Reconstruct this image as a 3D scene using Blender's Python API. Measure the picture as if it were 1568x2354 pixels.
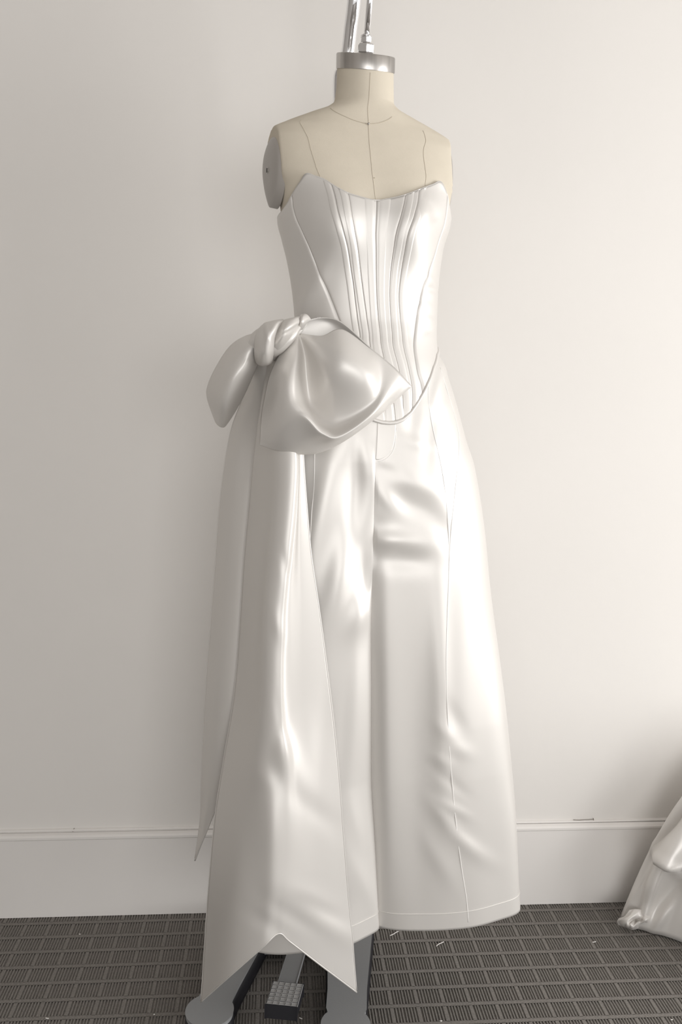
import bpy, bmesh, math, random
import numpy as np
from math import sin, cos, pi, radians
random.seed(4); rng = np.random.default_rng(4)
for o in list(bpy.data.objects): bpy.data.objects.remove(o)
scn = bpy.context.scene
COL = scn.collection

# ------------------------------------------------------------------ camera
F_PX, CAM_H = 1950.0, 1.19
YAW, PITCH, ROLL = radians(4.41), radians(6.9), 0.019
_r0 = np.array([cos(YAW), -sin(YAW), 0.0])
_d = np.array([sin(YAW)*cos(PITCH), cos(YAW)*cos(PITCH), -sin(PITCH)])
_u0 = np.cross(_r0, _d)
_r = _r0*cos(ROLL) + _u0*sin(ROLL)
_u = -_r0*sin(ROLL) + _u0*cos(ROLL)
_C = np.array([0, 0, CAM_H])
cam = bpy.data.cameras.new('camera'); camo = bpy.data.objects.new('camera', cam); COL.objects.link(camo)
cam.sensor_fit = 'VERTICAL'; cam.sensor_height = 36.0; cam.lens = 36.0*F_PX/2354.0; cam.clip_start = 0.05
from mathutils import Matrix, Vector
M = Matrix.Identity(4)
for i in range(3):
    M[i][0], M[i][1], M[i][2], M[i][3] = _r[i], _u[i], -_d[i], _C[i]
camo.matrix_world = M
scn.camera = camo

# ------------------------------------------------------------------ light and exposure
scn.view_settings.view_transform = 'Standard'; scn.view_settings.look = 'None'
scn.view_settings.gamma = 1.0; scn.view_settings.use_curve_mapping = False
scn.view_settings.exposure = 0.35
w = bpy.data.worlds.new('room_light'); scn.world = w; w.use_nodes = True
w.node_tree.nodes['Background'].inputs[0].default_value = (1.0, 0.985, 0.968, 1)
w.node_tree.nodes['Background'].inputs[1].default_value = 0.68
def area(name, loc, target, sx, sy, power, col):
    l = bpy.data.lights.new(name, 'AREA'); l.shape = 'RECTANGLE'; l.size = sx; l.size_y = sy
    l.energy = power; l.color = col
    o = bpy.data.objects.new(name, l); COL.objects.link(o); o.location = loc
    o.rotation_euler = (Vector(target)-Vector(loc)).to_track_quat('-Z', 'Y').to_euler()
    return o
area('window_and_fill_light', (3.0, 0.45, 1.15), (0.2, 1.6, 1.0), 1.5, 1.6, 46, (1.0, 0.99, 0.975))
area('window_and_fill_light', (0.7, -2.8, 1.10), (0.3, 1.9, 0.7), 2.6, 1.6, 40, (1.0, 0.99, 0.975))  # added frontal fill behind the camera; no known window there

# ------------------------------------------------------------------ helpers
def at_Y(x, y, Y):
    q = _d + _r*(x-784)/F_PX - _u*(y-1177)/F_PX
    return _C + q*(Y/q[1])
TH = radians(7.0); ORG = np.array([.170, 1.591, 0.0])       # the dress form's axis and turn
EX = np.array([cos(TH), sin(TH), 0]); EY = np.array([-sin(TH), cos(TH), 0]); EZ = np.array([0, 0, 1.0])
def at(x, y, ly):
    """world point seen at (x, y) that lies ly behind (+) or before (-) the form's axis"""
    q = _d + _r*(x-784)/F_PX - _u*(y-1177)/F_PX
    t = ((ORG-_C) @ EY + ly)/(q @ EY)
    return _C + q*t
def locx(x, y, ly): return float((at(x, y, ly)-ORG) @ EX)
def locz(x, y, ly): return float(at(x, y, ly)[2])
def W(lx, ly, z):
    lx = np.asarray(lx, float)[..., None]; ly = np.asarray(ly, float)[..., None]; z = np.asarray(z, float)[..., None]
    return ORG + EX*lx + EY*ly + EZ*z
def proj(p):
    v = np.asarray(p)-_C; zz = v @ _d
    return 784+F_PX*(v @ _r)/zz, 1177-F_PX*(v @ _u)/zz
def cub(xs, ys, x):
    """smooth (monotone-limited) cubic through table points"""
    xs = np.asarray(xs, float); ys = np.asarray(ys, float)
    if xs[0] > xs[-1]: xs, ys = xs[::-1], ys[::-1]
    x = np.clip(np.asarray(x, float), xs[0], xs[-1])
    h = np.diff(xs); dl = np.diff(ys)/h
    m = np.zeros_like(ys); m[0], m[-1] = dl[0], dl[-1]
    for i in range(1, len(xs)-1):
        m[i] = 0 if dl[i-1]*dl[i] <= 0 else 2*dl[i-1]*dl[i]/(dl[i-1]+dl[i])
    i = np.clip(np.searchsorted(xs, x)-1, 0, len(xs)-2)
    t = (x-xs[i])/h[i]
    return ((2*t**3-3*t**2+1)*ys[i]+(t**3-2*t**2+t)*h[i]*m[i]+(-2*t**3+3*t**2)*ys[i+1]+(t**3-t**2)*h[i]*m[i+1])
def spl(P, n):
    """Catmull-Rom through points P along axis 0, n samples"""
    P = np.asarray(P, float); k = len(P)
    Q = np.concatenate([2*P[:1]-P[1:2], P, 2*P[-1:]-P[-2:-1]])
    s = np.linspace(0, k-1, n); i = np.minimum(s.astype(int), k-2); t = (s-i).reshape((-1,)+(1,)*(P.ndim-1))
    a, b, c, e = Q[i], Q[i+1], Q[i+2], Q[i+3]
    return .5*((2*b)+(-a+c)*t+(2*a-5*b+4*c-e)*t*t+(-a+3*b-3*c+e)*t**3)
def spl2(G, nu, nv):
    a = spl(G, nu); return np.swapaxes(spl(np.swapaxes(a, 0, 1), nv), 0, 1)

ROOT = {}
def link(name, me, mat, parent=None, smooth=True):
    o = bpy.data.objects.new(name, me); COL.objects.link(o)
    if mat: me.materials.append(mat)
    if smooth: me.shade_smooth()
    if parent: o.parent = parent
    return o
def base_of(parent):
    while parent is not None and parent.parent is not None: parent = parent.parent
    return np.array(ROOT.get(parent.name, (0, 0, 0))) if parent else np.zeros(3)
def mesh(name, V, Fc, mat, parent=None, smooth=True, fix=False):
    V = np.asarray(V, float).reshape(-1, 3) - base_of(parent)
    me = bpy.data.meshes.new(name); me.from_pydata(V.tolist(), [], [list(map(int, f)) for f in Fc]); me.update()
    if fix:
        bm = bmesh.new(); bm.from_mesh(me); bmesh.ops.recalc_face_normals(bm, faces=bm.faces); bm.to_mesh(me); bm.free()
    return link(name, me, mat, parent, smooth)
def gridfaces(nu, nv, cu=False, cv=False):
    f = []
    for i in range(nu if cu else nu-1):
        for j in range(nv if cv else nv-1):
            i2, j2 = (i+1) % nu, (j+1) % nv
            f.append((i*nv+j, i2*nv+j, i2*nv+j2, i*nv+j2))
    return f
def grid(name, P, mat, parent=None, cu=False, cv=False, thick=0, caps=False, offset=0):
    nu, nv = P.shape[:2]; f = gridfaces(nu, nv, cu, cv)
    if caps and cv:
        f.append(tuple(range(nv))[::-1]); f.append(tuple((nu-1)*nv+j for j in range(nv)))
    o = mesh(name, P, f, mat, parent, fix=True)
    if thick:
        s = o.modifiers.new('cloth', 'SOLIDIFY'); s.thickness = thick; s.offset = offset
    return o
def tubeP(path, rad, n=8):
    path = np.asarray(path, float); k = len(path); rad = np.broadcast_to(np.asarray(rad, float), (k,))
    T = np.gradient(path, axis=0); T /= np.linalg.norm(T, axis=1)[:, None]+1e-12
    a = np.array([0, 0, 1.0]) if abs(T[0, 2]) < .9 else np.array([1.0, 0, 0])
    N = np.cross(T[0], a); N /= np.linalg.norm(N); out = np.zeros((k, n, 3))
    for i in range(k):
        N = N-T[i]*(N @ T[i]); N /= np.linalg.norm(N); B = np.cross(T[i], N)
        for j in range(n):
            an = 2*pi*j/n; out[i, j] = path[i]+rad[i]*(cos(an)*N+sin(an)*B)
    return out
def tube(name, path, rad, mat, parent=None, n=8):
    return grid(name, tubeP(path, rad, n), mat, parent, cv=True, caps=True)
def normals(P, cu=False, cv=False):
    du = np.roll(P, -1, 0)-np.roll(P, 1, 0) if cu else np.gradient(P, axis=0)
    dv = np.roll(P, -1, 1)-np.roll(P, 1, 1) if cv else np.gradient(P, axis=1)
    N = np.cross(du, dv); return N/(np.linalg.norm(N, axis=-1, keepdims=True)+1e-12)
def bumps(P, N, lst):
    """soft dents and ridges in cloth: (x, y, half-length, half-width, angle from vertical, height)"""
    X, Y = proj(P); s = np.zeros(X.shape)
    for (x, y, L, w_, a, h) in lst:
        a = radians(a); dx, dy = X-x, Y-y
        al = dx*sin(a)+dy*cos(a); ac = dx*cos(a)-dy*sin(a)
        s += h*np.exp(-(al/L)**2-(ac/w_)**2)
    return P+N*s[..., None]
def box(name, lo, hi, mat, parent=None, bev=0.0, kind=None, seg=2):
    bm = bmesh.new(); bmesh.ops.create_cube(bm, size=1)
    lo, hi = np.array(lo, float), np.array(hi, float); b = base_of(parent)
    for v in bm.verts:
        c = np.array(v.co); v.co = Vector((lo+hi)/2+c*(hi-lo)-b)
    if bev: bmesh.ops.bevel(bm, geom=bm.edges[:], offset=bev, segments=seg, affect='EDGES', profile=.5)
    me = bpy.data.meshes.new(name); bm.to_mesh(me); bm.free()
    o = link(name, me, mat, parent, smooth=False)
    if kind: o['kind'] = kind
    return o
def thing(name, label, cat, loc, group=None):
    o = bpy.data.objects.new(name, None); COL.objects.link(o); o.location = loc; o.empty_display_size = .05
    o['label'] = label; o['category'] = cat
    if group: o['group'] = group
    ROOT[o.name] = tuple(loc); return o
def tag(o, label, cat, group=None):
    o['label'] = label; o['category'] = cat
    if group: o['group'] = group
    return o

# ------------------------------------------------------------------ materials
def mat(name, col, rough=.5, metal=0.0, spec=.5, bump=0.0, bscale=200, var=0.0, vscale=6, sheen=0.0, stretch=None, aniso=0.0):
    m = bpy.data.materials.new(name); m.use_nodes = True; nt = m.node_tree; b = nt.nodes['Principled BSDF']
    b.inputs['Base Color'].default_value = (*col, 1); b.inputs['Roughness'].default_value = rough
    b.inputs['Metallic'].default_value = metal; b.inputs['Specular IOR Level'].default_value = spec
    if sheen: b.inputs['Sheen Weight'].default_value = sheen
    if aniso: b.inputs['Anisotropic'].default_value = aniso
    tc = nt.nodes.new('ShaderNodeTexCoord'); src = tc.outputs['Object']
    if stretch:
        mp = nt.nodes.new('ShaderNodeMapping'); mp.inputs['Scale'].default_value = stretch
        nt.links.new(src, mp.inputs['Vector']); src = mp.outputs['Vector']
    if var:
        n = nt.nodes.new('ShaderNodeTexNoise'); n.inputs['Scale'].default_value = vscale; n.inputs['Detail'].default_value = 4
        nt.links.new(src, n.inputs['Vector'])
        r = nt.nodes.new('ShaderNodeMapRange'); r.inputs[1].default_value = .3; r.inputs[2].default_value = .7
        r.inputs[3].default_value = 1-var; r.inputs[4].default_value = 1+var
        nt.links.new(n.outputs['Fac'], r.inputs[0])
        mx = nt.nodes.new('ShaderNodeVectorMath'); mx.operation = 'SCALE'; mx.inputs[0].default_value = col
        nt.links.new(r.outputs[0], mx.inputs['Scale']); nt.links.new(mx.outputs[0], b.inputs['Base Color'])
    if bump:
        n = nt.nodes.new('ShaderNodeTexNoise'); n.inputs['Scale'].default_value = bscale; n.inputs['Detail'].default_value = 3
        nt.links.new(src, n.inputs['Vector'])
        bp = nt.nodes.new('ShaderNodeBump'); bp.inputs['Strength'].default_value = bump; bp.inputs['Distance'].default_value = .002
        nt.links.new(n.outputs['Fac'], bp.inputs['Height']); nt.links.new(bp.outputs[0], b.inputs['Normal'])
    return m
M_WALL = mat('wall_paint', (.79, .765, .735), .75, spec=.25, bump=.12, bscale=45, var=.012, vscale=3)
M_WALL2 = mat('added_wall_grey', (.40, .38, .36), .8, spec=.2, bump=.1, bscale=45)  # mid grey so the added side wall reflects dark from the left
M_CEIL = mat('added_ceiling_paint', (.58, .56, .54), .85, spec=.2)  # for the added overhead slab, toned down to bounce less light
M_BASE = mat('baseboard_paint', (.80, .775, .75), .45, spec=.4, var=.012, vscale=5)
M_CARPET = mat('carpet_loop', (.245, .229, .212), .95, spec=.05, bump=.7, bscale=900, var=.16, vscale=260)
M_LINEN = mat('linen_cover', (.66, .60, .50), .85, spec=.15, bump=.12, bscale=900, var=.02, vscale=30)
M_SEAM = mat('linen_seam', (.52, .465, .375), .9, spec=.1)
M_PLATE = mat('grey_arm_plate', (.40, .375, .35), .38, spec=.5)
M_STEEL = mat('brushed_steel_reflections', (.50, .48, .46), .33, metal=1.0, var=.30, vscale=38, stretch=(1, 1, .02))  # vertical streaks in the colour stand in for reflections on the cap
M_CHROME = mat('chrome', (.86, .86, .87), .06, metal=1.0)
M_DARK = mat('dark_hole', (.02, .02, .02), .6)
M_SATIN = mat('white_satin', (.72, .697, .668), .44, metal=.34, spec=.55, bump=.03, bscale=1400)
M_SATIN2 = mat('white_satin_gown', (.78, .755, .725), .42, metal=.28, spec=.5)
M_THREAD = mat('stitch_thread', (.90, .885, .86), .5)
M_TREAD = mat('worn_tread', (.42, .415, .41), .5)
M_GREY = mat('grey_cast_metal', (.26, .265, .27), .5, spec=.4, bump=.1, bscale=300)
M_BLACK = mat('black_rubber', (.012, .012, .016), .5)
M_LINT = mat('white_thread', (.75, .73, .70), .8)
M_SCUFF = mat('scuff', (.20, .17, .14), .9)

# ------------------------------------------------------------------ room
WY = 1.911
def struct(o): o['kind'] = 'structure'; return o
struct(box('floor', (-3.0, -3.0, -.06), (3.4, WY+.1, -.0026), M_CARPET))
floor = bpy.data.objects['floor']
struct(box('wall_back', (-3.0, WY, -.06), (3.4, WY+.1, 2.9), M_WALL))
struct(box('added_ceiling', (-3.0, -3.0, 2.6), (3.4, WY+.1, 2.66), M_CEIL))  # unseen, added overhead to block light and darken the wall top
struct(box('added_wall_left', (-1.9, -3.0, -.06), (-1.8, WY, 2.6), M_WALL2))  # unseen, added close by so that left-facing sides stay dark
# skirting: flat board, rounded nose, caulk groove and a thin bead above it
prof = [(0, .0), (-.014, .0), (-.014, .189), (-.0165, .1915), (-.0165, .1965), (-.013, .2005), (-.006, .2035), (-.0022, .2045),
        (-.0022, .2063), (-.005, .2072), (-.0062, .2092), (-.005, .2112), (-.001, .2125), (0, .2125)]
xs = np.linspace(-3.0, 3.4, 160); P = np.zeros((len(xs), len(prof), 3))
wob = np.cumsum(rng.normal(0, .00035, len(xs))); wob -= np.linspace(wob[0], wob[-1], len(xs)); wob = np.convolve(wob, np.ones(5)/5, 'same')
for i, x in enumerate(xs):
    for j, (a, z) in enumerate(prof):
        P[i, j] = (x, WY+a, z+(wob[i]*.8 if j >= 7 else 0))
bb_ = grid('baseboard_back', P, M_BASE); struct(bb_)
es = bb_.modifiers.new('edges', 'EDGE_SPLIT'); es.split_angle = radians(18)
def crack(pts, r):
    tube('paint_crack', spl([at_Y(x, y, WY-.0035) for x, y in pts], 12), r, M_SCUFF, bb_, n=5)
crack([(1318, 1884.6), (1330, 1885.2), (1342, 1884.4), (1358, 1883.8), (1364, 1883.6)], .0006)
crack([(1364, 1881), (1365, 1886), (1364, 1889)], .0008)
crack([(171, 1904), (168, 1908), (167.5, 1912)], .0007)
# carpet: low ribs in square patches with plain bands between, one relief on the floor
V, Fc = [], []
CP, RP = .0536, .0520
def rib(x0, x1, y0, y1, z0=-.0027, z1=.0, ch=.0008):
    n = len(V)
    for (xa, za) in ((x0, z0), (x0+ch*.5, z1-ch*.6), (x0+ch*1.3, z1), (x1-ch*1.3, z1), (x1-ch*.5, z1-ch*.6), (x1, z0)):
        V.append((xa, y0, za)); V.append((xa, y1, za))
    for k in range(5): Fc.append((n+2*k, n+2*k+2, n+2*k+3, n+2*k+1))
    Fc.append((n+2, n+4, n+6, n+8, n+0)[:4])
nc0, nc1 = -26, 46; nr = 26
for rr in range(-1, nr):
    yc = 1.873-RP*rr
    y0, y1 = yc-RP+.005, yc-.005
    rib_y0, rib_y1 = y0, min(y1, WY-.015)
    if rr >= 0 or yc < WY:
        n = len(V)
        V += [(-1.75, yc-.005, 0), (2.2, yc-.005, 0), (2.2, min(yc+.005, WY-.014), 0), (-1.75, min(yc+.005, WY-.014), 0)]
        Fc.append((n, n+1, n+2, n+3))
    if rib_y1 <= rib_y0: continue
    for cc in range(nc0, nc1):
        x = -.3448+CP*cc+.0003*(rr % 3)
        g, p = .0024, .0061                       # groove, pitch
        for k in range(7):
            j = rng.normal(0, .0003)
            rib(x+g+k*p+j, x+p+k*p+j*.5, rib_y0-.001, rib_y1+.001)
        rib(x+7*p+g, x+CP, rib_y0-.001, rib_y1+.001)
pile = mesh('carpet_pile', V, Fc, M_CARPET, floor, smooth=False); pile['kind'] = 'stuff'

# ------------------------------------------------------------------ dress form
CX = -.007
form = thing('dress_form', 'beige linen dress form with steel neck cap on a grey pedal stand', 'dress form', tuple(W(0, 0, 0.0)))
# table of body sections: z, half width, front, back, roundness, centre
SEC = [(1.800, .0500, .051, .051, 2.0, -.019), (1.760, .0512, .052, .053, 2.0, -.019), (1.735, .0535, .0535, .056, 2.0, -.020),
       (1.722, .066, .0545, .060, 2.0, -.021), (1.706, .103, .0555, .064, 2.0, -.022), (1.690, .141, .0575, .069, 2.05, -.022),
       (1.676, .166, .0615, .074, 2.2, -.023), (1.655, .178, .068, .081, 2.5, -.023), (1.600, .174, .083, .091, 2.7, -.020)]
NECK_TILT = .33
def fit(z, xl, xr, bf, bb, n):
    a, cx = .15, -.01; t = np.linspace(0, 2*pi, 180)
    for _ in range(12):
        ct, st = np.cos(t), np.sin(t)
        lx = cx+a*np.sign(ct)*np.abs(ct)**(2/n); ly = np.where(st < 0, bf, bb)*np.sign(st)*np.abs(st)**(2/n)
        X, _y = proj(W(lx, ly, np.full_like(lx, z))); lo, hi = X.min(), X.max()
        if xl is None:
            a += (xr-hi)/1200; cx = CX
        else:
            a *= (xr-xl)/(hi-lo); cx += ((xl+xr)/2-(lo+hi)/2)/1250
    return a, cx
for (py, xl, xr, bf, bb, n) in [(455, 637, 1036, .090, .095, 2.6), (490, 645, 1031, .095, .096, 2.5), (520, 646, 1026, .097, .096, 2.4), (560, 656, 1013, .095, .093, 2.3),
        (600, 666, 1006, .092, .090, 2.25), (650, 675, 1000, .088, .088, 2.2), (700, 682, 996.5, .085, .087, 2.15), (740, 687, 996, .084, .087, 2.15),
        (775, 689, 996, .087, .090, 2.15), (800, None, 999, .091, .094, 2.15), (850, None, 1014, .098, .100, 2.2), (900, None, 1030, .104, .106, 2.2), (960, None, 1046, .109, .110, 2.2), (1040, None, 1068, .112, .112, 2.2)]:
    z = locz((xr+(xl or 680))/2, py, 0); a, cx = fit(z, xl, xr, bf, bb, n)
    SEC.append((z, a, bf, bb, n, cx))
SEC = np.array(SEC)[::-1]
def body(t, z, off=0.0):
    a, bf, bb, n, cx = (cub(SEC[:, 0], SEC[:, k], z) for k in range(1, 6))
    ct, st = np.cos(t), np.sin(t)
    lx = (a+off)*np.sign(ct)*np.abs(ct)**(2/n); ly = (np.where(st < 0, bf, bb)+off)*np.sign(st)*np.abs(st)**(2/n)
    fr = np.clip(-st, 0, 1)
    for s in (-1, 1):                                   # bust
        ly = ly-.024*fr**.5*np.exp(-((lx-s*.072)/.046)**2-((z-1.497)/np.where(z > 1.497, .062, .055))**2)
    lim = .161+.15*ly+off+np.clip(1.575-z, 0, 1)*1.5     # the cut of the armholes
    lx = np.clip(lx, -lim, lim)
    k = np.clip((np.asarray(z, float)-1.70)/.09, 0, 1); k = k*k*(3-2*k)
    return W(lx+cx, ly, z+ly*NECK_TILT*k)                # the neck is cut on a forward slant
TT = np.linspace(0, 2*pi, 160, endpoint=False)
zz = np.concatenate([np.linspace(1.24, 1.64, 50), np.linspace(1.645, 1.74, 50), np.linspace(1.745, 1.800, 12)])
tg, zg = np.meshgrid(TT, zz)
torso = grid('torso', body(tg, zg), M_LINEN, form, cv=True, caps=True)
# inverse look-up: the point of a surface that is seen at a measured position
class Look:
    def __init__(self, fn, t0, t1, z0, z1, nt=500, nz=500, ):
        t = np.linspace(t0, t1, nt); z = np.linspace(z0, z1, nz); self.t, self.z = np.meshgrid(t, z)
        P = fn(self.t, self.z); self.X, self.Y = proj(P); self.fn = fn
        self.D = (P-_C) @ _d; self.D = self.D
    def __call__(self, x, y):
        e = np.hypot(self.X-x, self.Y-y); c = e < 3.0
        if c.any(): c &= self.D < self.D[c].min()+.045
        k = np.argmin(np.where(c, e, e+1e6)); return self.t.flat[k], self.z.flat[k]
    def path(self, pts, n=40):
        uv = np.array([self(x, y) for x, y in pts]); return spl(uv, n)
def smooth1(a, k=3):
    for _ in range(k):
        b = a.copy(); b[1:-1] = (a[:-2]+2*a[1:-1]+a[2:])/4; a = b
    return a
LB = Look(lambda t, z: body(t, z), pi, 2*pi, 1.40, 1.79)
def seam(pts, r=.00038, name='seam', n=40, m=M_SEAM, parent=None, off=.0002):
    uv = smooth1(LB.path(pts, n), 4); tube(name, body(uv[:, 0], uv[:, 1], off), r, m, parent or torso, n=5)
seam([(851, 167), (849, 210), (846, 260), (847, 285), (850, 330), (857, 390), (861, 430), (864, 470)])
seam([(692, 276), (703, 305), (715, 345), (728, 385), (738, 412), (745, 430)])
seam([(972, 300), (974, 340), (976, 380), (978, 420), (979, 440)], .0004)
seam([(760, 249), (785, 264), (812, 276), (835, 283), (847, 285), (870, 283), (890, 276), (901, 268)], .0005, 'neckline_seam')
p = at(847, 285, -.0615); tube('neck_pin', [p+EY*.004, p-EY*.0025], [.0024, .0016], M_STEEL, form, n=10)
p = at(861, 409, -.088); tube('pin_head', [p+EY*.004, p-EY*.001], [.0008, .0008], M_SEAM, form, n=6)
# arm plates
def arm_plate(s):
    n1, n2 = 12, 48; P = np.zeros((n1, n2, 3))
    zc, rz, yc, ry = 1.604, .061, .004, .054
    for i in range(n1):
        q = i/(n1-1)
        for j in range(n2):
            an = 2*pi*j/n2; rr = min(q/.94, 1.0)
            ly = yc+ry*rr*cos(an)*(1+(.42*sin(an) if cos(an) > 0 else .05*sin(an))); z = zc+rz*rr*sin(an)
            prot = .007*(1-rr**4)+.003 if q < .95 else .003-.012*(q-.94)/.06
            P[i, j] = W(s*(.159+.15*ly+prot)-.0225, ly, z)
    o = grid('arm_plate', P, M_PLATE, form, cv=True)
    c = W(s*.170-.0225, .004, 1.608); tube('bolt_hole', [c-EX*s*.004, c+EX*s*.0012], [.0042, .0042], M_DARK, o, n=12)
    tube('bolt_ring', [c-EX*s*.004, c+EX*s*.0004], [.0062, .0058], M_STEEL, o, n=12)
arm_plate(-1); arm_plate(1)
# neck cap: a turned steel band with a flat lid
cc = W(-.019, 0, 0); NL = 64
pr = [(.0496, 1.789), (.0518, 1.7892), (.0524, 1.7905), (.0524, 1.8135), (.0517, 1.8155), (.050, 1.816), (.0, 1.816)]
P = np.array([[W(-.019+r_*cos(2*pi*j/NL), r_*sin(2*pi*j/NL), z+r_*sin(2*pi*j/NL)*NECK_TILT) for j in range(NL)] for r_, z in pr])
cap = grid('neck_cap', P, M_STEEL, form, cv=True); e = cap.modifiers.new('e', 'EDGE_SPLIT'); e.split_angle = radians(40)
# suspension: pole behind the neck arches forward, rod with nuts drops to the cap
pole_pts = [W(-.018, .142, .055), W(-.018, .142, .8), W(-.022, .140, 1.5), at(781, 215, .140), at(791, 165, .134), at(800.5, 120, .122), at(807.5, 60, .104), at(815, 0, .084)]
top = pole_pts[-1]; rodtop = at(851, -8, -.028)
rodup = rodtop+(rodtop-at(842, 105, -.006))*1.6
pole_pts += [top+(rodup-top)*.22+EZ*.075, top+(rodup-top)*.6+EZ*.135, rodup+EZ*.06, rodup+EZ*.02]
tube('pole', spl(pole_pts, 160), .0137, M_CHROME, form, n=24)
ra, rb = at(841, 128, -.004), at(849, 20, -.022)
rod = tube('suspension_rod', [at(842.5, 93, -.006), rodtop, rodup+EZ*.03], [.0058]*3, M_CHROME, form, n=16)
def nut(c, axis, rad, h, name='hex_nut'):
    axis = axis/np.linalg.norm(axis); pts = [c-axis*h/2, c-axis*h*.36, c+axis*h*.36, c+axis*h/2]
    o = grid(name, tubeP(pts, [rad*.9, rad, rad, rad*.9], 6), M_CHROME, rod, cv=True, caps=True)
    o.data.shade_flat()
ax = at(845, 60, -.014)-at(842, 105, -.006)
nut(at(841, 112, -.005), ax, .0150, .0155)
nut(at(841.5, 91, -.007), ax, .0098, .0095)
tube('threaded_stud', [at(840.5, 127, -.004), at(842, 84, -.008)], [.0065, .0065], M_STEEL, rod, n=12)
tube('washer', [at(841, 123.5, -.004), at(841, 118, -.004)], [.0125, .0125], M_CHROME, rod, n=20)
tube('rod_collar', [at(841.8, 87, -.008), at(842.2, 82.5, -.008)], [.0098, .0092], M_CHROME, rod, n=16)
# stand base
HUB0 = np.array([.133, 1.735, 0])
def base_leg(start, tip, w0, w1, wf):
    HUB = np.array([start[0], start[1], 0.0])
    tip = np.array([tip[0], tip[1], 0.0]); d = tip-HUB; L = np.linalg.norm(d); d /= L; s = np.array([-d[1], d[0], 0])
    ns = 34; pts = []
    for i in range(ns):
        q = i/(ns-1); x = L*q*1.0
        wdt = w0+(w1-w0)*min(q/.72, 1)
        u = (x-(L-wf*1.25))/(wf*1.25)
        if u > 0: wdt = max(wdt*(1-u*1.4), 0) if False else wdt
        pts.append((x, wdt))
    out = []
    for x, wdt in pts: out.append((x, wdt))
    # round foot
    arc = [(L+wf*sin(a), wf*cos(a)) for a in np.linspace(-.75, pi/2, 18)]
    prof_ = [(x, wd) for x, wd in out if x < arc[0][0]-.012] + arc
    right = [HUB+d*x+s*wd for x, wd in prof_]; left = [HUB+d*x-s*wd for x, wd in prof_[::-1]][1:]
    ring = np.array(right+left); n = len(ring)
    cen = ring.mean(0)
    def inset(rg, k):
        T = np.roll(rg, -1, 0)-np.roll(rg, 1, 0); nn = np.cross(T, EZ); nn /= np.linalg.norm(nn, axis=1)[:, None]+1e-9
        return rg-nn*k
    layers = [(inset(ring, .002), .040), (ring, .042), (ring, .0465), (inset(ring, .0012), .049), (inset(ring, .003), .050)]
    P = np.array([rg+EZ*z for rg, z in layers])
    o = grid('base_leg', P, M_GREY, form, cv=True, caps=True)
    e = o.modifiers.new('e', 'EDGE_SPLIT'); e.split_angle = radians(35)
    sk = np.array([inset(ring, .006), inset(ring, .004), inset(ring, .003)]); sk[0, :, 2] = .006; sk[1, :, 2] = .012; sk[2, :, 2] = .0405
    grid('leg_skirt', sk, M_BLACK, o, cv=True, caps=True)
    # dark rubber foot under the round end
    fc = HUB+d*(L-.002)
    tube('rubber_foot', [fc+EZ*.0, fc+EZ*.004, fc+EZ*.034, fc+EZ*.038], [wf*.80, wf*.93, wf*.99, wf*.9], M_BLACK, o, n=36)
base_leg((-.030, 1.800), (-.117, 1.503), .036, .029, .043)
base_leg((.178, 1.800), (.139, 1.452), .050, .036, .044)
box('cross_bar', (-.045, 1.715, .012), (.215, 1.785, .052), M_GREY, form, .004)
tube('pole_socket', [HUB0+EZ*.03, HUB0+EZ*.06, HUB0+EZ*.10, HUB0+EZ*.105], [.036, .034, .026, .022], M_GREY, form, n=32)
# foot pedal: arm, black rubber block and raised tread
a0, a1 = np.array([.062, 1.71, .052]), np.array([.0275, 1.535, .064])
dr = (a1-a0)/np.linalg.norm(a1-a0); sd = np.cross(dr, EZ); sd /= np.linalg.norm(sd); up = np.cross(sd, dr)
def obox(name, c, hx, hy, hz, mat_, parent, bev=.001):
    bm = bmesh.new(); bmesh.ops.create_cube(bm, size=1); b = base_of(parent)
    for v in bm.verts:
        v.co = Vector(c+sd*(v.co.x*2*hx)+dr*(v.co.y*2*hy)+up*(v.co.z*2*hz)-b)
    if bev: bmesh.ops.bevel(bm, geom=bm.edges[:], offset=bev, segments=2, affect='EDGES')
    me = bpy.data.meshes.new(name); bm.to_mesh(me); bm.free(); return link(name, me, mat_, parent, False)
obox('pedal_arm', (a0+a1)/2, .0185, .092, .0035, M_GREY, form)
pc = np.array([.0255, 1.508, .0600])
pad = obox('pedal', pc, .0295, .0365, .0115, M_BLACK, form, .002)
for i in range(5):
    for j in range(6):
        c = pc+sd*((i-2)*.0117)+dr*((j-2.5)*.0120)+up*.0122
        obox('tread_block', c, .0048, .0042, .0014, M_TREAD, pad, .0006)
for i in range(6):
    obox('tread_bar', pc+sd*((i-2.5)*.0117)+up*.0116, .0011, .0362, .0012, M_TREAD, pad, 0)

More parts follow.
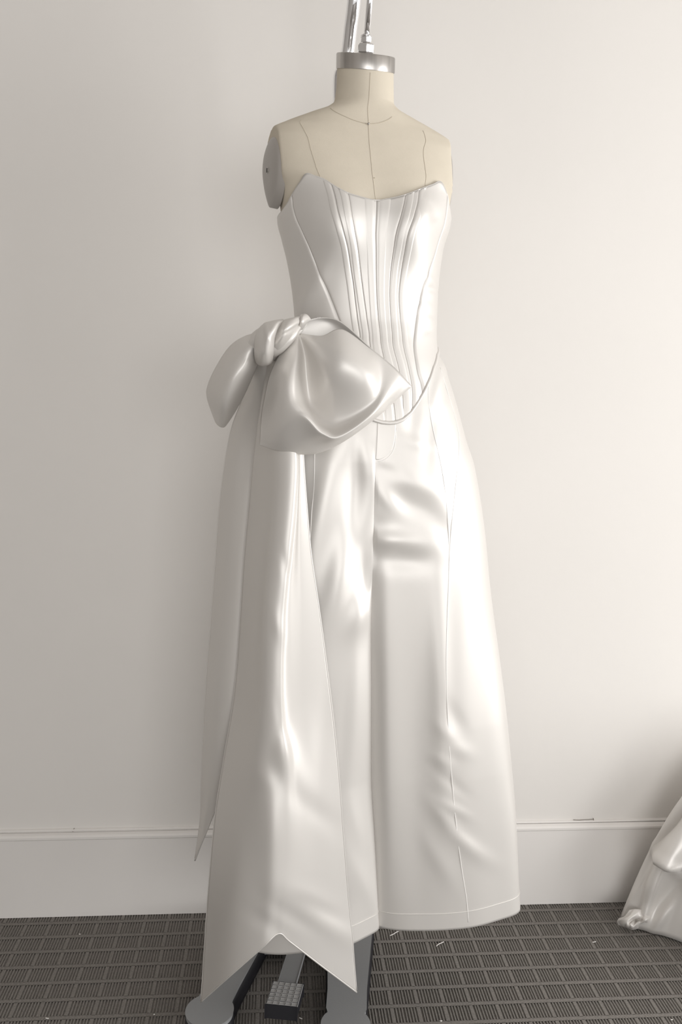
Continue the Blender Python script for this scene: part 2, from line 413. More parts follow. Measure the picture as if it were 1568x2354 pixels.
# ------------------------------------------------------------------ corset
corset = thing('corset', 'strapless white satin corset with boned panels and pointed waist', 'corset', tuple(W(-.012, 0, 1.17)))
def cors(t, z, off=0.0): return body(t, z, .0065+np.asarray(off))
LC = Look(lambda t, z: cors(t, z), pi-.35, 2*pi+.35, 1.12, 1.62, 700, 500)
topuv = LC.path([(646, 487), (658, 469), (672, 445), (687, 420), (703, 399), (722, 404), (742, 411), (770, 427), (800, 443), (830, 453), (862, 459), (890, 458), (930, 448), (970, 434), (998, 423), (1013, 417), (1023, 431), (1030, 450)], 160)
botuv = LC.path([(990, 808), (978, 842), (965, 880), (950, 915), (935, 944), (915, 963), (890, 971), (868, 967)], 60)
tc = topuv[np.argsort(topuv[:, 0])]
tmn, tmx = tc[0, 0], tc[-1, 0]
def ztop(t):
    t = np.asarray(t, float); zz_ = np.interp(t, tc[:, 0], tc[:, 1])
    lo, hi = tc[0, 1], tc[-1, 1]; zb_ = 1.53
    zz_ = np.where(t < tmn, zb_+(lo-zb_)*np.exp(-(tmn-t)*5), zz_)
    return np.where(t > tmx, zb_+(hi-zb_)*np.exp(-(t-tmx)*5), zz_)
TF = 1.5*pi+.08                                            # corset point
bo = botuv[np.argsort(botuv[:, 0])]
_d1 = np.abs(bo[:, 0]-TF); _o = np.argsort(_d1)
zside = locz(996, 792, 0)
def zbot(t):
    d1 = np.abs(np.asarray(t, float)-TF)
    xs_ = np.array([0, .06, .13, .22, .34, .50, .70, .95, 1.3, 1.7, 3.4]); 
    zs_ = np.array([0, .001, .006, .018, .040, .068, .098, .122, .138, .142, .142])+locz(890, 971, -.12)
    return np.interp(d1, xs_, zs_)
def seam_fn(pts):
    uv = LC.path(pts, 60); o_ = np.argsort(uv[:, 1]); return lambda z: np.interp(z, uv[o_, 1], smooth1(uv[o_, 0], 30))
SEAMS = [
 [(672, 470), (680, 500), (692, 534), (722, 599), (753, 666), (781, 737), (800, 800), (828, 870), (850, 930)],
 [(756, 405), (761, 420), (771, 467), (787, 522), (800, 568), (808, 620), (814, 666), (822, 761), (838, 830), (862, 900), (876, 955)],
 [(794, 430), (799, 443), (811, 507), (823, 574), (833, 651), (840, 712), (848, 785), (862, 850), (880, 920), (888, 960)],
 [(865, 445), (865, 461), (864, 590), (866, 680), (871, 752), (878, 810), (895, 868), (905, 920), (910, 965)],
 [(937, 435), (934, 446), (918, 507), (906, 568), (898, 620), (896, 690), (901, 784), (915, 835), (926, 890), (928, 955)],
 [(970, 425), (966, 435), (946, 507), (932, 568), (921, 635), (916, 690), (924, 763), (938, 835), (950, 893), (948, 930)],
 [(1029, 455), (1026, 490), (1010, 559), (986, 620), (967, 681), (955, 743), (951, 790), (956, 847), (968, 881)]]
SF = [seam_fn(p_) for p_ in SEAMS]
ALL = [lambda z: np.full_like(z, pi*.5+.0), lambda z: np.full_like(z, pi*.83)] + SF + [lambda z: np.full_like(z, 2*pi+.28), lambda z: np.full_like(z, 2.5*pi)]
NV, NW = 90, 22
cb = [ (1005,700,60,20,20,.0012),(975,480,26,12,25,.0022),(1000,500,14,10,-30,-.002),(985,455,20,7,40,.0014),
       (700,700,45,14,-20,.004),(735,640,50,18,-25,.003),(690,620,60,18,0,-.003),(715,480,50,26,0,.002),
       (985,640,20,9,50,.0022),(975,700,18,8,60,.0022),(990,665,14,7,70,-.002),(985,735,14,7,60,.002),(985,760,12,8,80,-.002) ]
def cpanel(fa, fb, name='panel', off=0.0):
    P = np.zeros((NV+1, NW+1, 3))
    v = np.linspace(0, 1, NV+1)[:, None]; wv = np.linspace(0, 1, NW+1)[None, :]
    z = np.full((NV+1, NW+1), 1.35)
    for _ in range(8):
        t = fa(z)*(1-wv)+fb(z)*wv
        z = zbot(t)*(1-v)+ztop(t)*v
    t = fa(z)*(1-wv)+fb(z)*wv
    puff = -.0009*np.abs(2*wv-1)**14
    P = cors(t, z, puff+off)
    N = normals(P); X, Y = proj(P)
    c = P-W(CX, 0, 0); c[..., 2] = 0
    if (N*c).sum() < 0: N = -N
    P = bumps(P, N, cb)
    return P
for i in range(len(ALL)-1):
    grid('panel', cpanel(ALL[i], ALL[i+1]), M_SATIN, corset, thick=.0016, offset=-1)
# boning channels: narrow raised strips beside the seams
def channel(k, side, wd, gap=.0012):
    z = np.linspace(1.15, 1.62, 110); t = SF[k](z)
    t0 = t+side*(gap/.10)
    out = []
    for q in np.linspace(0, 1, 9):
        tt = t0+side*q*(wd/.105)
        zl = np.clip(z, zbot(tt)+.001, ztop(tt)-.0008)
        out.append(cors(tt, zl, .0011*(1-abs(2*q-1)**4)-.0003))
    P = np.stack(out, 1)
    zz_ = P[..., 2]; ok = (np.diff(zz_[:, 4]) > 1e-5); keep = np.concatenate([[True], ok]); P = P[keep]
    grid('boning_channel', P, M_SATIN, corset)
for k, sd_ in ((1, -1), (2, -1), (3, -1), (3, 1), (4, 1), (5, 1)):
    channel(k, sd_, .0085)
    if k == 3: continue
# edges
tt = np.linspace(pi*.5, 2.5*pi, 420)
tube('top_edge', cors(tt, ztop(tt), -.0012), .0013, M_SATIN, corset, n=6)
bz = zbot(tt)
P = []
for q in np.linspace(0, 2*pi, 10, endpoint=False):
    P.append(cors(tt, bz+.0036*sin(q)-.001, .0004+.0022*cos(q)))
grid('bottom_binding', np.stack(P, 1), M_SATIN, corset, cv=True, caps=True)
# lacing bits seen at the side
for (x, y) in ((998, 748), (998, 757)):
    p0 = at(x-4, y, .02); tube('lace_end', spl([p0, p0+EX*.006+EZ*.003, p0+EX*.007-EZ*.004, p0+EX*.002-EZ*.007], 14), .0016, M_SATIN, corset, n=6)

# ------------------------------------------------------------------ trousers
tr = thing('trousers', 'wide-leg white satin trousers with stitched hems under the corset', 'trousers', tuple(W(-.012, 0, .2)))
ys_ = [(790, 997), (800, 1000), (850, 1017), (900, 1033), (960, 1050), (1010, 1064), (1070, 1083), (1200, 1103), (1330, 1119), (1480, 1140), (1600, 1155), (1750, 1171), (1870, 1182), (2030, 1190), (2082, 1193)]
OUT = np.array([(locz(x, y, cyy), locx(x, y, cyy)) for (y, x), cyy in zip(ys_, np.interp([a for a, _ in ys_], [960, 1400, 2080], [0, -.02, -.05]))])
c_ = [(862, 800), (862, 975), (858, 1060), (856, 1300), (854, 1400), (857, 1600), (859, 1800), (867, 1950), (877, 2148)]
CEN = np.array([(locz(x, y, -.1), locx(x, y, -.1)) for x, y in c_])
ZH = .2
def legfn(side):
    def f(tau, z, off=0.0):
        zc = np.asarray(z, float)
        c0 = cub(CEN[:, 0], CEN[:, 1], zc); out = cub(OUT[:, 0], OUT[:, 1], zc)
        if side < 0: out = c0-(out-c0)*np.interp(zc, [.2, .8, 1.2, 1.33], [.88, .84, .96, 1.0])
        out = c0+(out-c0)*np.interp(zc, [1.27, 1.335], [1.0, .94])
        cy = np.interp(zc, [.2, .7, 1.05, 1.4], [-.05, -.022, 0, 0])
        yf = -np.interp(zc, [.2, .5, .9, 1.1, 1.2, 1.28, 1.35, 1.42], [.134 if side < 0 else .116, .122, .122, .119, .112, .100, .082, .08])
        yb = np.interp(zc, [.2, .6, 1.0, 1.15, 1.28, 1.36], [.085, .105, .118, .113, .102, .092])
        k = np.interp(zc, [.2, .5, .95, 1.08, 1.15], [.62, .45, .14, .03, 0]); p_ = np.interp(zc, [.2, .6, 1.0, 1.3], [4.2 if side < 0 else 2.5, 2.7, 2.5, 2.25])
        u = (1-np.cos(tau))/2; g = np.clip(1-u**p_, 0, 1)**(1/p_)*(1-k*(1-u)**5)
        fr = np.sin(tau) >= 0
        lx = c0+(out-c0)*u + np.sign(out-c0)*off*u
        ly = np.where(fr, cy+(yf-cy-off)*g, cy+(yb-cy+off)*g)
        return W(lx, ly, zc)
    return f
LEGB = {
 -1: [(745,1150,140,22,-12,.007),(785,1320,120,24,-14,.009),(825,1410,50,22,-20,.007),(815,1180,150,20,-4,-.008),(838,1330,60,12,0,-.005),(820,1600,180,24,0,.006),(845,1700,160,10,0,.002),(790,1700,150,12,-4,-.004),(835,1040,60,16,8,.005),(800,1000,60,16,0,.003),(835,2030,60,16,20,.005),(800,2080,40,14,10,-.003),(820,1900,60,12,10,.003)],
 1: [(945,1105,60,16,62,.005),(900,1085,40,14,70,-.004),(950,1165,60,18,58,-.006),(890,1145,40,14,40,.004),(918,1243,55,17,84,.007),(925,1290,60,20,86,-.006),(1000,1190,60,18,30,-.003),(880,1210,25,20,60,-.002),
     (958,1750,420,32,0,-.012),(888,1750,420,22,0,.012),(1014,1600,240,16,2,.009),(1030,1690,34,12,40,.004),(1048,1650,40,12,30,-.003),(1020,1750,26,12,60,.003),(1052,1725,30,14,70,.003),(1040,1800,40,9,50,-.003),(1020,1880,40,12,40,.005),(1060,1930,40,12,50,.005),(1090,1960,50,16,60,.004),(1010,1980,60,16,30,.004),(1045,1860,34,9,60,.004),
     (1090,1300,200,26,-6,.004),(1120,1560,200,26,-6,-.004),(1020,960,50,14,-10,.003),(950,950,50,16,0,-.004),(1010,880,60,10,-12,.004),(985,1010,60,14,0,-.003),(960,1020,40,12,70,.003)] }
LOOKL = {}
for side in (-1, 1):
    f = legfn(side); nt = 150; tau = np.linspace(0, 2*pi, nt, endpoint=False); z = np.linspace(ZH, 1.335, 260)
    tg, zg = np.meshgrid(tau, z)
    def full(tg, zg, off=0.0, f=f, side=side):
        P = f(tg, zg, off); 
        return P
    P = f(tg, zg); N = normals(P, False, True)
    c = P-P.mean(1, keepdims=True)
    if (N*c).sum() < 0: N = -N
    front = np.clip(np.sin(tg)*3, 0, 1)[..., None]
    # soft vertical flutes, deeper to the hem
    P = P+N*((np.sin(tg*7+zg*3+side)*.0022*np.clip((1.0-zg)/.8, 0, 1))[..., None])*front*.6
    P = bumps(P, N*front, [(x, y, L*1.1, w_*1.25, a, h*((1.15 if side < 0 else .85) if y < 1450 else .55)) for x, y, L, w_, a, h in LEGB[side]])
    leg = grid('trouser_leg', P, M_SATIN, tr, cv=True, thick=.002, offset=-1)
    LOOKL[side] = (P, N, leg)
def on_leg(side, x, y):
    P, N, _l = LOOKL[side]; X, Y = proj(P); D = (P-_C) @ _d
    e = np.hypot(X-x, Y-y); c = e < 8
    if c.any(): c &= D < D[c].min()+.05
    k = np.argmin(np.where(c, e, e+1e6))
    i, j = np.unravel_index(k, X.shape)
    # slide along the tangent plane onto the measured spot
    q = _d+_r*(x-784)/F_PX-_u*(y-1177)/F_PX; n = N[i, j]; den = q @ n
    p0 = P[i, j]
    if abs(den) < .15: return p0
    pp = _C+q*(((p0-_C) @ n)/den)
    return pp if np.linalg.norm(pp-p0) < .02 else p0
def leg_seam(side, pts, r=.0014, name='seam', n=70, lift=.0):
    pts = spl(np.array(pts, float), n)
    path = smooth1(np.array([on_leg(side, x, y) for x, y in pts]), 4)
    return tube(name, path-_d*lift, r, M_THREAD, LOOKL[side][2], n=6)
leg_seam(1, [(988, 862), (984, 905), (990, 960), (1003, 1020), (1020, 1100), (1030, 1200), (1033, 1290), (1029, 1400), (1026, 1500), (1028, 1620), (1036, 1760), (1047, 1880), (1060, 1990), (1072, 2060), (1077, 2120)], .0008, 'side_seam')
leg_seam(1, [(1012, 845), (1030, 905), (1047, 960), (1056, 1012), (1053, 1060), (1045, 1140), (1037, 1220), (1033, 1290)], .0008, 'pocket_edge', 40)
leg_seam(-1, [(724, 1000), (723, 1060), (722, 1120), (716, 1180), (713, 1240)], .0008, 'pocket_edge', 30)
# hem stitching
for side in (-1, 1):
    P, N, leg = LOOKL[side]; zrow = np.argmin(np.abs(P[:, 0, 2]-(ZH+.036)))
    ring = P[zrow]+N[zrow]*.0003; ring = np.vstack([ring, ring[:1]])
    tube('hem_stitch', ring, .0007, M_SATIN, leg, n=5)
# fly: a stitched flap on the right leg with a rounded foot
fl = [[(868, 968), (875, 968), (888, 968), (900, 968), (910, 968)], [(867, 1000), (874, 1000), (887, 1000), (898, 1000), (909, 1000)], [(866, 1025), (872, 1025), (885, 1026), (896, 1025), (905, 1022)], [(865, 1042), (870, 1044), (881, 1045), (890, 1042), (899, 1036)], [(864, 1056), (868, 1057), (873, 1056), (882, 1052), (890, 1046)]]
G = np.array([[on_leg(1, x, y) for x, y in row] for row in fl])
P = spl2(G, 30, 24); N = normals(P); 
if (N*(_C-P)).sum() < 0: N = -N
grid('fly', P+N*.0004, M_SATIN, tr, thick=.0006)
leg_seam(1, [(860, 1060), (872, 1061), (884, 1057), (896, 1048), (905, 1034), (909, 1015), (911, 985)], .0008, 'fly_stitch', 30, -.0003)
# waistband, under the corset
tt = np.linspace(0, 2*pi, 90, endpoint=False)
P = np.stack([body(tt, np.full_like(tt, z_), .003) for z_ in np.linspace(1.30, 1.37, 6)])
grid('waistband', P, M_SATIN, tr, cv=True, thick=.001)

# ------------------------------------------------------------------ bow sash
bow = thing('bow_sash', 'large white satin bow with two long swallowtail streamers tied at the hip', 'bow', tuple(W(-.17, -.15, .19)))
def ctrl(rows): return np.array([[at(x, y, l) for x, y, l in r_] for r_ in rows])
def cloth(name, rows, nu, nv, parent=bow, bl=(), m=M_SATIN, thick=.0022, amp=.7, sm=0):
    P = spl2(ctrl(rows), nu, nv); N = normals(P)
    if (N*(_C-P)).sum() < 0: N = -N
    P = bumps(P, N, [(x, y, L*1.15, w_*1.3, a, h*amp) for x, y, L, w_, a, h in bl])
    for _ in range(sm):
        Q = P.copy(); Q[1:-1, 1:-1] = (P[:-2, 1:-1]+P[2:, 1:-1]+P[1:-1, :-2]+P[1:-1, 2:]+2*P[1:-1, 1:-1])/6; P = Q
    return grid(name, P, m, parent, thick=thick), P, N
# front streamer: rolls from the side to a soft overlapping ridge, then flat to its right edge
ft = [
 [(622,800,-0.115),(632,800,-0.130),(645,800,-0.145),(655,800,-0.150),(662,800,-0.147),(672,800,-0.147),(684,800,-0.140)],
 [(600,930,-0.085),(616,930,-0.124),(628,930,-0.153),(664,930,-0.171),(668,930,-0.150),(680,930,-0.150),(692,930,-0.145)],
 [(583,1050,-0.060),(616,1050,-0.132),(640,1050,-0.172),(680,1050,-0.185),(683,1050,-0.152),(690,1050,-0.150),(697,1045,-0.148)],
 [(573,1160,-0.055),(611,1160,-0.132),(636,1160,-0.176),(676,1160,-0.189),(680,1160,-0.154),(690,1160,-0.152),(705,1160,-0.148)],
 [(562,1280,-0.055),(602,1280,-0.134),(625,1280,-0.178),(664,1280,-0.191),(669,1280,-0.155),(690,1280,-0.154),(716,1280,-0.149)],
 [(553,1410,-0.055),(592,1410,-0.136),(613,1410,-0.180),(651,1410,-0.191),(656,1410,-0.160),(695,1410,-0.157),(735,1410,-0.150)],
 [(537,1600,-0.055),(582,1600,-0.139),(608,1600,-0.183),(646,1600,-0.193),(653,1600,-0.170),(705,1600,-0.162),(760,1600,-0.152)],
 [(514,1750,-0.060),(564,1750,-0.144),(602,1750,-0.183),(652,1750,-0.196),(675,1750,-0.180),(725,1750,-0.168),(776,1750,-0.154)],
 [(494,1880,-0.065),(556,1890,-0.155),(615,1890,-0.197),(655,1890,-0.197),(690,1890,-0.186),(740,1890,-0.172),(787,1890,-0.156)],
 [(478,2060,-0.075),(542,2040,-0.165),(612,2020,-0.200),(650,2020,-0.201),(695,2020,-0.192),(748,2040,-0.176),(800,2060,-0.158)],
 [(470,2180,-0.080),(533,2140,-0.168),(606,2095,-0.203),(643,2075,-0.204),(680,2090,-0.196),(745,2130,-0.180),(810,2165,-0.160)],
 [(462,2303,-0.086),(527,2245,-0.170),(600,2181,-0.204),(640,2147,-0.203),(668,2166,-0.196),(740,2221,-0.182),(820,2281,-0.160)]]
fb = [(640,1690,40,10,-30,-.003),(655,1730,40,18,0,.005),(640,1780,50,20,20,-.005),(610,1790,24,14,40,.003),(650,1930,120,36,-8,.012),(690,1790,60,20,20,.003),(720,1860,60,18,50,-.003),
      (645,2030,45,30,0,.005),(700,2060,60,18,65,.004),(610,2120,50,14,55,-.004),(680,2110,60,14,60,-.004),(755,2130,70,22,60,.006),(730,2085,60,14,60,-.003),(655,1300,30,6,10,-.003),(640,1440,30,9,15,.004),(645,1650,40,6,10,-.002),(560,1700,300,20,4,-.003),(740,1700,200,14,-5,-.002)]
tail1, P1, N1 = cloth('front_streamer', ft, 220, 90, bl=fb, thick=.0016, amp=.6, sm=4)
# rolled hems of the front streamer
for idx in (0, -1):
    tube('rolled_edge', P1[6:, idx][::2], .0015, M_SATIN, tail1, n=6)
tube('rolled_edge', P1[-1], .0015, M_SATIN, tail1, n=6)
# back streamer, at the side of the hip
bt = [
 [(590,820,-.10),(598,820,-.105),(606,820,-.11),(614,820,-.11),(622,820,-.11)],
 [(560,910,-.04),(576,910,-.060),(592,910,-.075),(606,910,-.085),(620,910,-.09)],
 [(529,1000,.005),(550,1000,-.025),(572,1000,-.042),(592,1000,-.055),(614,1000,-.060)],
 [(506,1150,.015),(530,1150,-.020),(556,1150,-.040),(580,1150,-.050),(604,1150,-.052)],
 [(491,1350,.015),(515,1350,-.020),(540,1350,-.040),(565,1350,-.048),(590,1350,-.050)],
 [(472,1600,.015),(497,1600,-.020),(522,1600,-.040),(550,1600,-.048),(578,1600,-.050)],
 [(463,1800,.015),(486,1780,-.018),(512,1765,-.036),(540,1780,-.044),(568,1800,-.048)],
 [(461,1880,.015),(480,1840,-.016),(510,1800,-.034),(540,1840,-.044),(566,1880,-.046)],
 [(448,1978,.016),(472,1918,-.012),(508,1845,-.030),(535,1905,-.040),(565,1970,-.044)]]
tail2, P2, N2 = cloth('back_streamer', bt, 140, 50, thick=.0016)
tube('rolled_edge', P2[:, 0][::2], .0015, M_SATIN, tail2, n=6); tube('rolled_edge', P2[-1], .0015, M_SATIN, tail2, n=6)
# big loop
bl_ = [
 [(676,768,-.160),(680,769,-.165),(684,770,-.168),(688,770,-.168),(690,770,-.168),(691,769,-.168),(692,767,-.166)],
 [(651,803,-.168),(666,810,-.190),(684,812,-.194),(700,812,-.172),(722,806,-.200),(736,790,-.206),(740,773,-.190)],
 [(622,860,-.165),(646,872,-.204),(676,868,-.212),(706,872,-.174),(755,860,-.226),(790,815,-.236),(786,758,-.186)],
 [(605,930,-.160),(640,935,-.206),(676,915,-.222),(712,930,-.178),(770,920,-.216),(842,866,-.240),(850,802,-.200)],
 [(600,975,-.158),(640,978,-.202),(688,942,-.230),(730,972,-.206),(778,975,-.212),(862,916,-.226),(882,826,-.205)],
 [(599,1000,-.156),(642,1003,-.196),(698,966,-.232),(740,995,-.238),(782,1003,-.240),(862,946,-.236),(918,858,-.208)],
 [(598,1013,-.152),(640,1024,-.184),(694,1018,-.205),(738,1022,-.208),(790,1008,-.216),(868,950,-.216),(936,878,-.202)],
 [(598,1021,-.145),(636,1034,-.165),(682,1043,-.172),(732,1039,-.176),(792,1008,-.184),(868,951,-.188),(945,886,-.194)],
 [(606,985,-.118),(642,1000,-.125),(688,1000,-.130),(735,985,-.132),(792,940,-.138),(856,880,-.150),(908,846,-.180)],
 [(625,915,-.112),(652,925,-.118),(690,920,-.124),(725,900,-.126),(770,850,-.130),(812,800,-.138),(851,799,-.160)],
 [(650,840,-.115),(666,840,-.118),(690,830,-.122),(712,812,-.122),(735,780,-.124),(762,745,-.126),(787,742,-.140)],
 [(672,780,-.125),(680,775,-.126),(690,768,-.126),(697,760,-.126),(706,748,-.126),(722,734,-.128),(742,730,-.132)],
 [(682,760,-.135),(685,758,-.135),(688,755,-.135),(690,752,-.135),(692,748,-.135),(693,744,-.135),(694,741,-.136)]]
cloth('bow_loop', bl_, 220, 120, bl=[(655,850,70,10,-30,.003)], sm=8)
# small loop
lf = [
 [(600,764,-.150),(602,778,-.158),(603,790,-.162),(602,803,-.158),(598,816,-.150)],
 [(563,774,-.135),(570,790,-.165),(577,808,-.176),(584,825,-.165),(590,840,-.138)],
 [(530,796,-.120),(543,818,-.160),(556,840,-.178),(568,857,-.165),(578,868,-.125)],
 [(502,836,-.105),(516,858,-.150),(531,880,-.170),(546,896,-.158),(562,904,-.112)],
 [(480,882,-.092),(495,905,-.135),(512,924,-.152),(529,934,-.142),(546,934,-.100)],
 [(477,915,-.085),(492,938,-.118),(508,952,-.130),(522,956,-.122),(535,953,-.092)],
 [(497,972,-.075),(502,978,-.085),(509,982,-.090),(516,981,-.086),(523,972,-.078)]]
lb = [[(x+2, y-1, -.075+.35*(l+.09)*.5) for x, y, l in r_] for r_ in lf[::-1]]
lb[0] = [(x, y, l+.012) for x, y, l in lf[-1]]
cloth('bow_loop', lf+lb[1:], 150, 60, bl=[(560,830,26,8,-30,.005),(575,800,30,7,-60,-.003),(540,880,40,8,-35,.003),(525,840,40,9,-35,-.003)], sm=6)
# knot: twisted wrap from the small loop to the gather of the big one
KA = spl([at(590,795,-.160), at(606,790,-.172), at(628,783,-.182), at(652,770,-.186), at(672,756,-.180), at(690,745,-.170), at(703,739,-.160)], 80)
kr = np.interp(np.linspace(0, 1, 80), [0, .06, .2, .4, .6, .8, .92, 1], [.020, .034, .041, .037, .029, .018, .013, .008])
P = tubeP(KA, 1.0, 96)
s_ = np.linspace(0, 1, 80)[:, None]; an = np.linspace(0, 2*pi, 96, endpoint=False)[None, :]
tw = an+s_*1.8
fold = .16*np.abs(np.sin(tw*2.0+1.0))**1.0+.08*np.sin(tw*5+2*s_*pi)-.10
rad = .62*kr[:, None]*(1+fold*(.5+.8*s_))
P = KA[:, None, :]+(P-KA[:, None, :])*rad[..., None]+EY*.012
knot = grid('knot', P, M_SATIN, bow, cv=True, caps=True)
# two turned-over rolls of the sash wrapped across the knot
kb = [
 [(600,760,-.135),(604,752,-.140),(615,744,-.142),(630,738,-.142),(646,735,-.140)],
 [(594,758,-.168),(602,748,-.185),(618,742,-.196),(636,738,-.196),(652,736,-.180)],
 [(588,775,-.182),(600,768,-.208),(616,762,-.222),(632,754,-.220),(644,748,-.196)],
 [(586,796,-.184),(597,793,-.212),(610,789,-.226),(622,784,-.222),(632,778,-.198)],
 [(586,818,-.176),(596,818,-.204),(607,817,-.216),(618,814,-.212),(627,810,-.190)],
 [(589,834,-.150),(597,838,-.172),(606,840,-.180),(616,838,-.178),(625,832,-.165)],
 [(592,830,-.125),(598,834,-.130),(606,836,-.132),(615,834,-.132),(623,828,-.130)]]
cloth('knot_roll', kb, 60, 50, parent=bow, bl=[(606,790,50,5,4,-.0025),(618,780,40,4,12,.002)])
kd = [
 [(648,742,-.135),(660,738,-.138),(672,735,-.138),(684,731,-.136),(694,730,-.134)],
 [(646,740,-.176),(660,735,-.188),(673,732,-.186),(685,729,-.172),(696,728,-.152)],
 [(638,756,-.194),(655,750,-.212),(670,745,-.208),(683,740,-.190),(693,736,-.164)],
 [(630,778,-.196),(650,770,-.214),(666,762,-.208),(680,752,-.190),(690,745,-.166)],
 [(627,802,-.186),(647,788,-.202),(663,777,-.198),(677,764,-.182),(688,752,-.162)],
 [(627,824,-.165),(644,806,-.176),(660,790,-.174),(674,774,-.164),(686,760,-.152)],
 [(630,830,-.130),(645,812,-.132),(660,796,-.132),(673,780,-.132),(684,766,-.130)]]
cloth('knot_roll', kd, 60, 50, parent=bow, bl=[(655,765,34,4,-60,-.003),(668,752,30,4,-55,.002),(645,790,30,4,-40,-.002)])
kc = [
 [(690,726,-.150),(697,722,-.158),(705,724,-.160),(711,730,-.156),(714,735,-.150)],
 [(688,736,-.165),(694,729,-.178),(700,731,-.178),(705,735,-.172),(709,738,-.160)],
 [(686,748,-.165),(691,741,-.182),(695,742,-.184),(699,743,-.178),(703,744,-.165)],
 [(684,762,-.160),(687,757,-.170),(690,757,-.172),(693,757,-.168),(696,757,-.160)]]
cloth('knot_tuck', kc, 30, 30)

# ------------------------------------------------------------------ second gown at the right
GC = np.array([1.32, 1.67, 0])
gown = thing('gown', 'white satin gown heaped on the carpet by the skirting board', 'gown', tuple(GC))
foot = np.array([(.822, 1.822), (.838, 1.792), (.868, 1.775), (.905, 1.752), (.935, 1.725), (1.00, 1.655), (1.12, 1.52), (1.30, 1.42), (1.52, 1.42), (1.72, 1.52), (1.80, 1.68), (1.70, 1.82), (1.50, 1.872), (1.25, 1.876), (1.02, 1.874), (.90, 1.862), (.842, 1.848)])
ring = spl(np.vstack([foot, foot[:1]]), 241)[:-1]; na = len(ring)
fs = np.concatenate([np.linspace(0, .3, 46), np.linspace(.31, 1, 40)]); P = np.zeros((len(fs), na, 3))
for i, f in enumerate(fs):
    z = .003+.50*(1-(1-f)**3.6)
    for j in range(na):
        a = 2*pi*j/na; p = np.array([*ring[j], 0])
        k = f*(1-f)*(1-f)*4
        f2 = f+k*(.055*sin(3*a+1.2)+.040*sin(7*a+.6)+.020*sin(15*a+8*f)+.010*sin(23*a+2))
        P[i, j] = p+(GC-p)*f2; P[i, j, 2] = z+.004*sin(11*a)*f*(1-f)
N = normals(P, False, True); c = P-(GC+EZ*.1)
if (N*c).sum() < 0: N = -N
P = bumps(P, N, [(1500, 2040, 60, 14, -25, .014), (1470, 2085, 40, 12, -25, -.012), (1535, 2060, 70, 14, -40, -.012), (1485, 2105, 22, 14, 0, .012), (1540, 1960, 50, 16, -40, .012), (1520, 2110, 40, 12, -30, .010), (1555, 2000, 60, 12, 40, .012)])
P[..., 2] = np.maximum(P[..., 2], .002)
skirt = grid('skirt', P, M_SATIN2, gown, cv=True, thick=.002)
# folded-over layer with a free lower edge
j0, j1 = int(na*1.2/17), int(na*8.4/17); cols = list(range(j0, j1)); nf = 34; PL = np.zeros((nf, len(cols), 3))
for c, j in enumerate(cols):
    q = c/(len(cols)-1); f0 = .105+.02*sin(q*5)-.06*q; f1 = f0+.20
    for r in range(nf):
        e_ = r/(nf-1); fr_ = f0+(f1-f0)*e_
        ii = np.interp(fr_, fs, np.arange(len(fs))); i0 = int(ii); t_ = ii-i0
        p = P[i0, j]*(1-t_)+P[min(i0+1, len(fs)-1), j]*t_; n_ = N[i0, j]
        PL[r, c] = p+n_*(.026*(1-e_)**1.2*min(1, q*12, (1-q)*12)+.002-.008*e_**4)
grid('folded_layer', PL, M_SATIN2, gown, thick=.004)
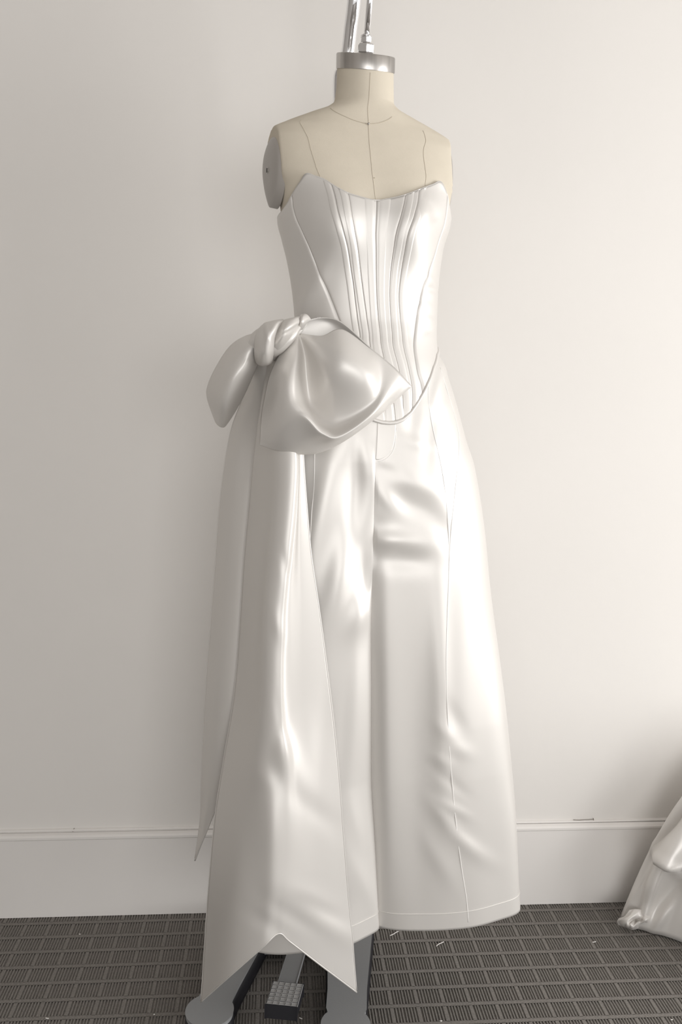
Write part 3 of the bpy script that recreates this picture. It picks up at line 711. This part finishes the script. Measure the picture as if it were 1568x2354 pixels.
# crumpled hem pooling at the tip
def fl3(x, y, z):
    q = _d+_r*(x-784)/F_PX-_u*(y-1177)/F_PX; return _C+q*((z-CAM_H)/q[2])
hr = [
 [(1447, 2092, .045), (1462, 2090, .05), (1478, 2092, .05), (1494, 2098, .045), (1506, 2104, .04)],
 [(1436, 2108, .030), (1452, 2106, .042), (1470, 2109, .036), (1486, 2110, .042), (1502, 2112, .03)],
 [(1424, 2111, .022), (1444, 2116, .034), (1464, 2114, .018), (1482, 2118, .034), (1498, 2118, .018)],
 [(1419, 2117, .012), (1438, 2125, .022), (1456, 2128, .026), (1474, 2124, .012), (1494, 2124, .016)],
 [(1422, 2126, .003), (1438, 2131, .003), (1454, 2137, .004), (1472, 2132, .004), (1490, 2127, .003)]]
P = spl2(np.array([[fl3(*c) for c in r_] for r_ in hr]), 40, 60)
uu, vv = np.meshgrid(np.linspace(0, 1, 40), np.linspace(0, 1, 60), indexing='ij')
P[..., 2] += .003*np.sin(vv*38+uu*6)*uu*np.clip((1-uu)*4, 0, 1); P[..., 2] = np.maximum(P[..., 2], .003)
grid('crumpled_hem', P, M_SATIN2, gown, thick=.002)

# ------------------------------------------------------------------ lint on the carpet
def pl(x, y, z=.0012):
    q = _d+_r*(x-784)/F_PX-_u*(y-1177)/F_PX; return _C+q*((z-CAM_H)/q[2])
for (pts, lab) in [
  ([(896, 2151), (905, 2147), (911, 2143), (916, 2141)], 'long white thread scrap on carpet beside the trouser hem'),
  ([(1003, 2175), (1009, 2170), (1014, 2168), (1020, 2165)], 'white thread scrap on carpet in front of the trouser hem'),
  ([(1362, 2166), (1366, 2165.5), (1370, 2164.5)], 'short white thread scrap on carpet near the gown'),
  ([(105, 2340), (108, 2341), (112, 2341)], 'tiny pale lint bit on carpet away from the form'),
  ([(182, 2147), (183.5, 2147.5), (185, 2147)], 'tiny white lint speck on carpet by the skirting'),
  ([(353, 2332), (354.5, 2332), (356, 2331.5)], 'tiny white lint speck on carpet beside the stand foot'),
  ([(688, 2339), (692, 2341), (695, 2342)], 'white thread scrap on carpet beside the foot pedal'),
  ([(1011, 2346), (1014, 2347.5), (1016, 2346)], 'tiny curled lint bit on carpet clear of the trouser legs'),
  ([(1542, 2344), (1544, 2344.5), (1546, 2344)], 'tiny white lint speck on carpet in front of the gown')]:
    tag(tube('thread_scrap', spl([pl(x, y) for x, y in pts], 10), .0010, M_LINT, None, n=6), lab, 'thread', 'thread scraps on the carpet')
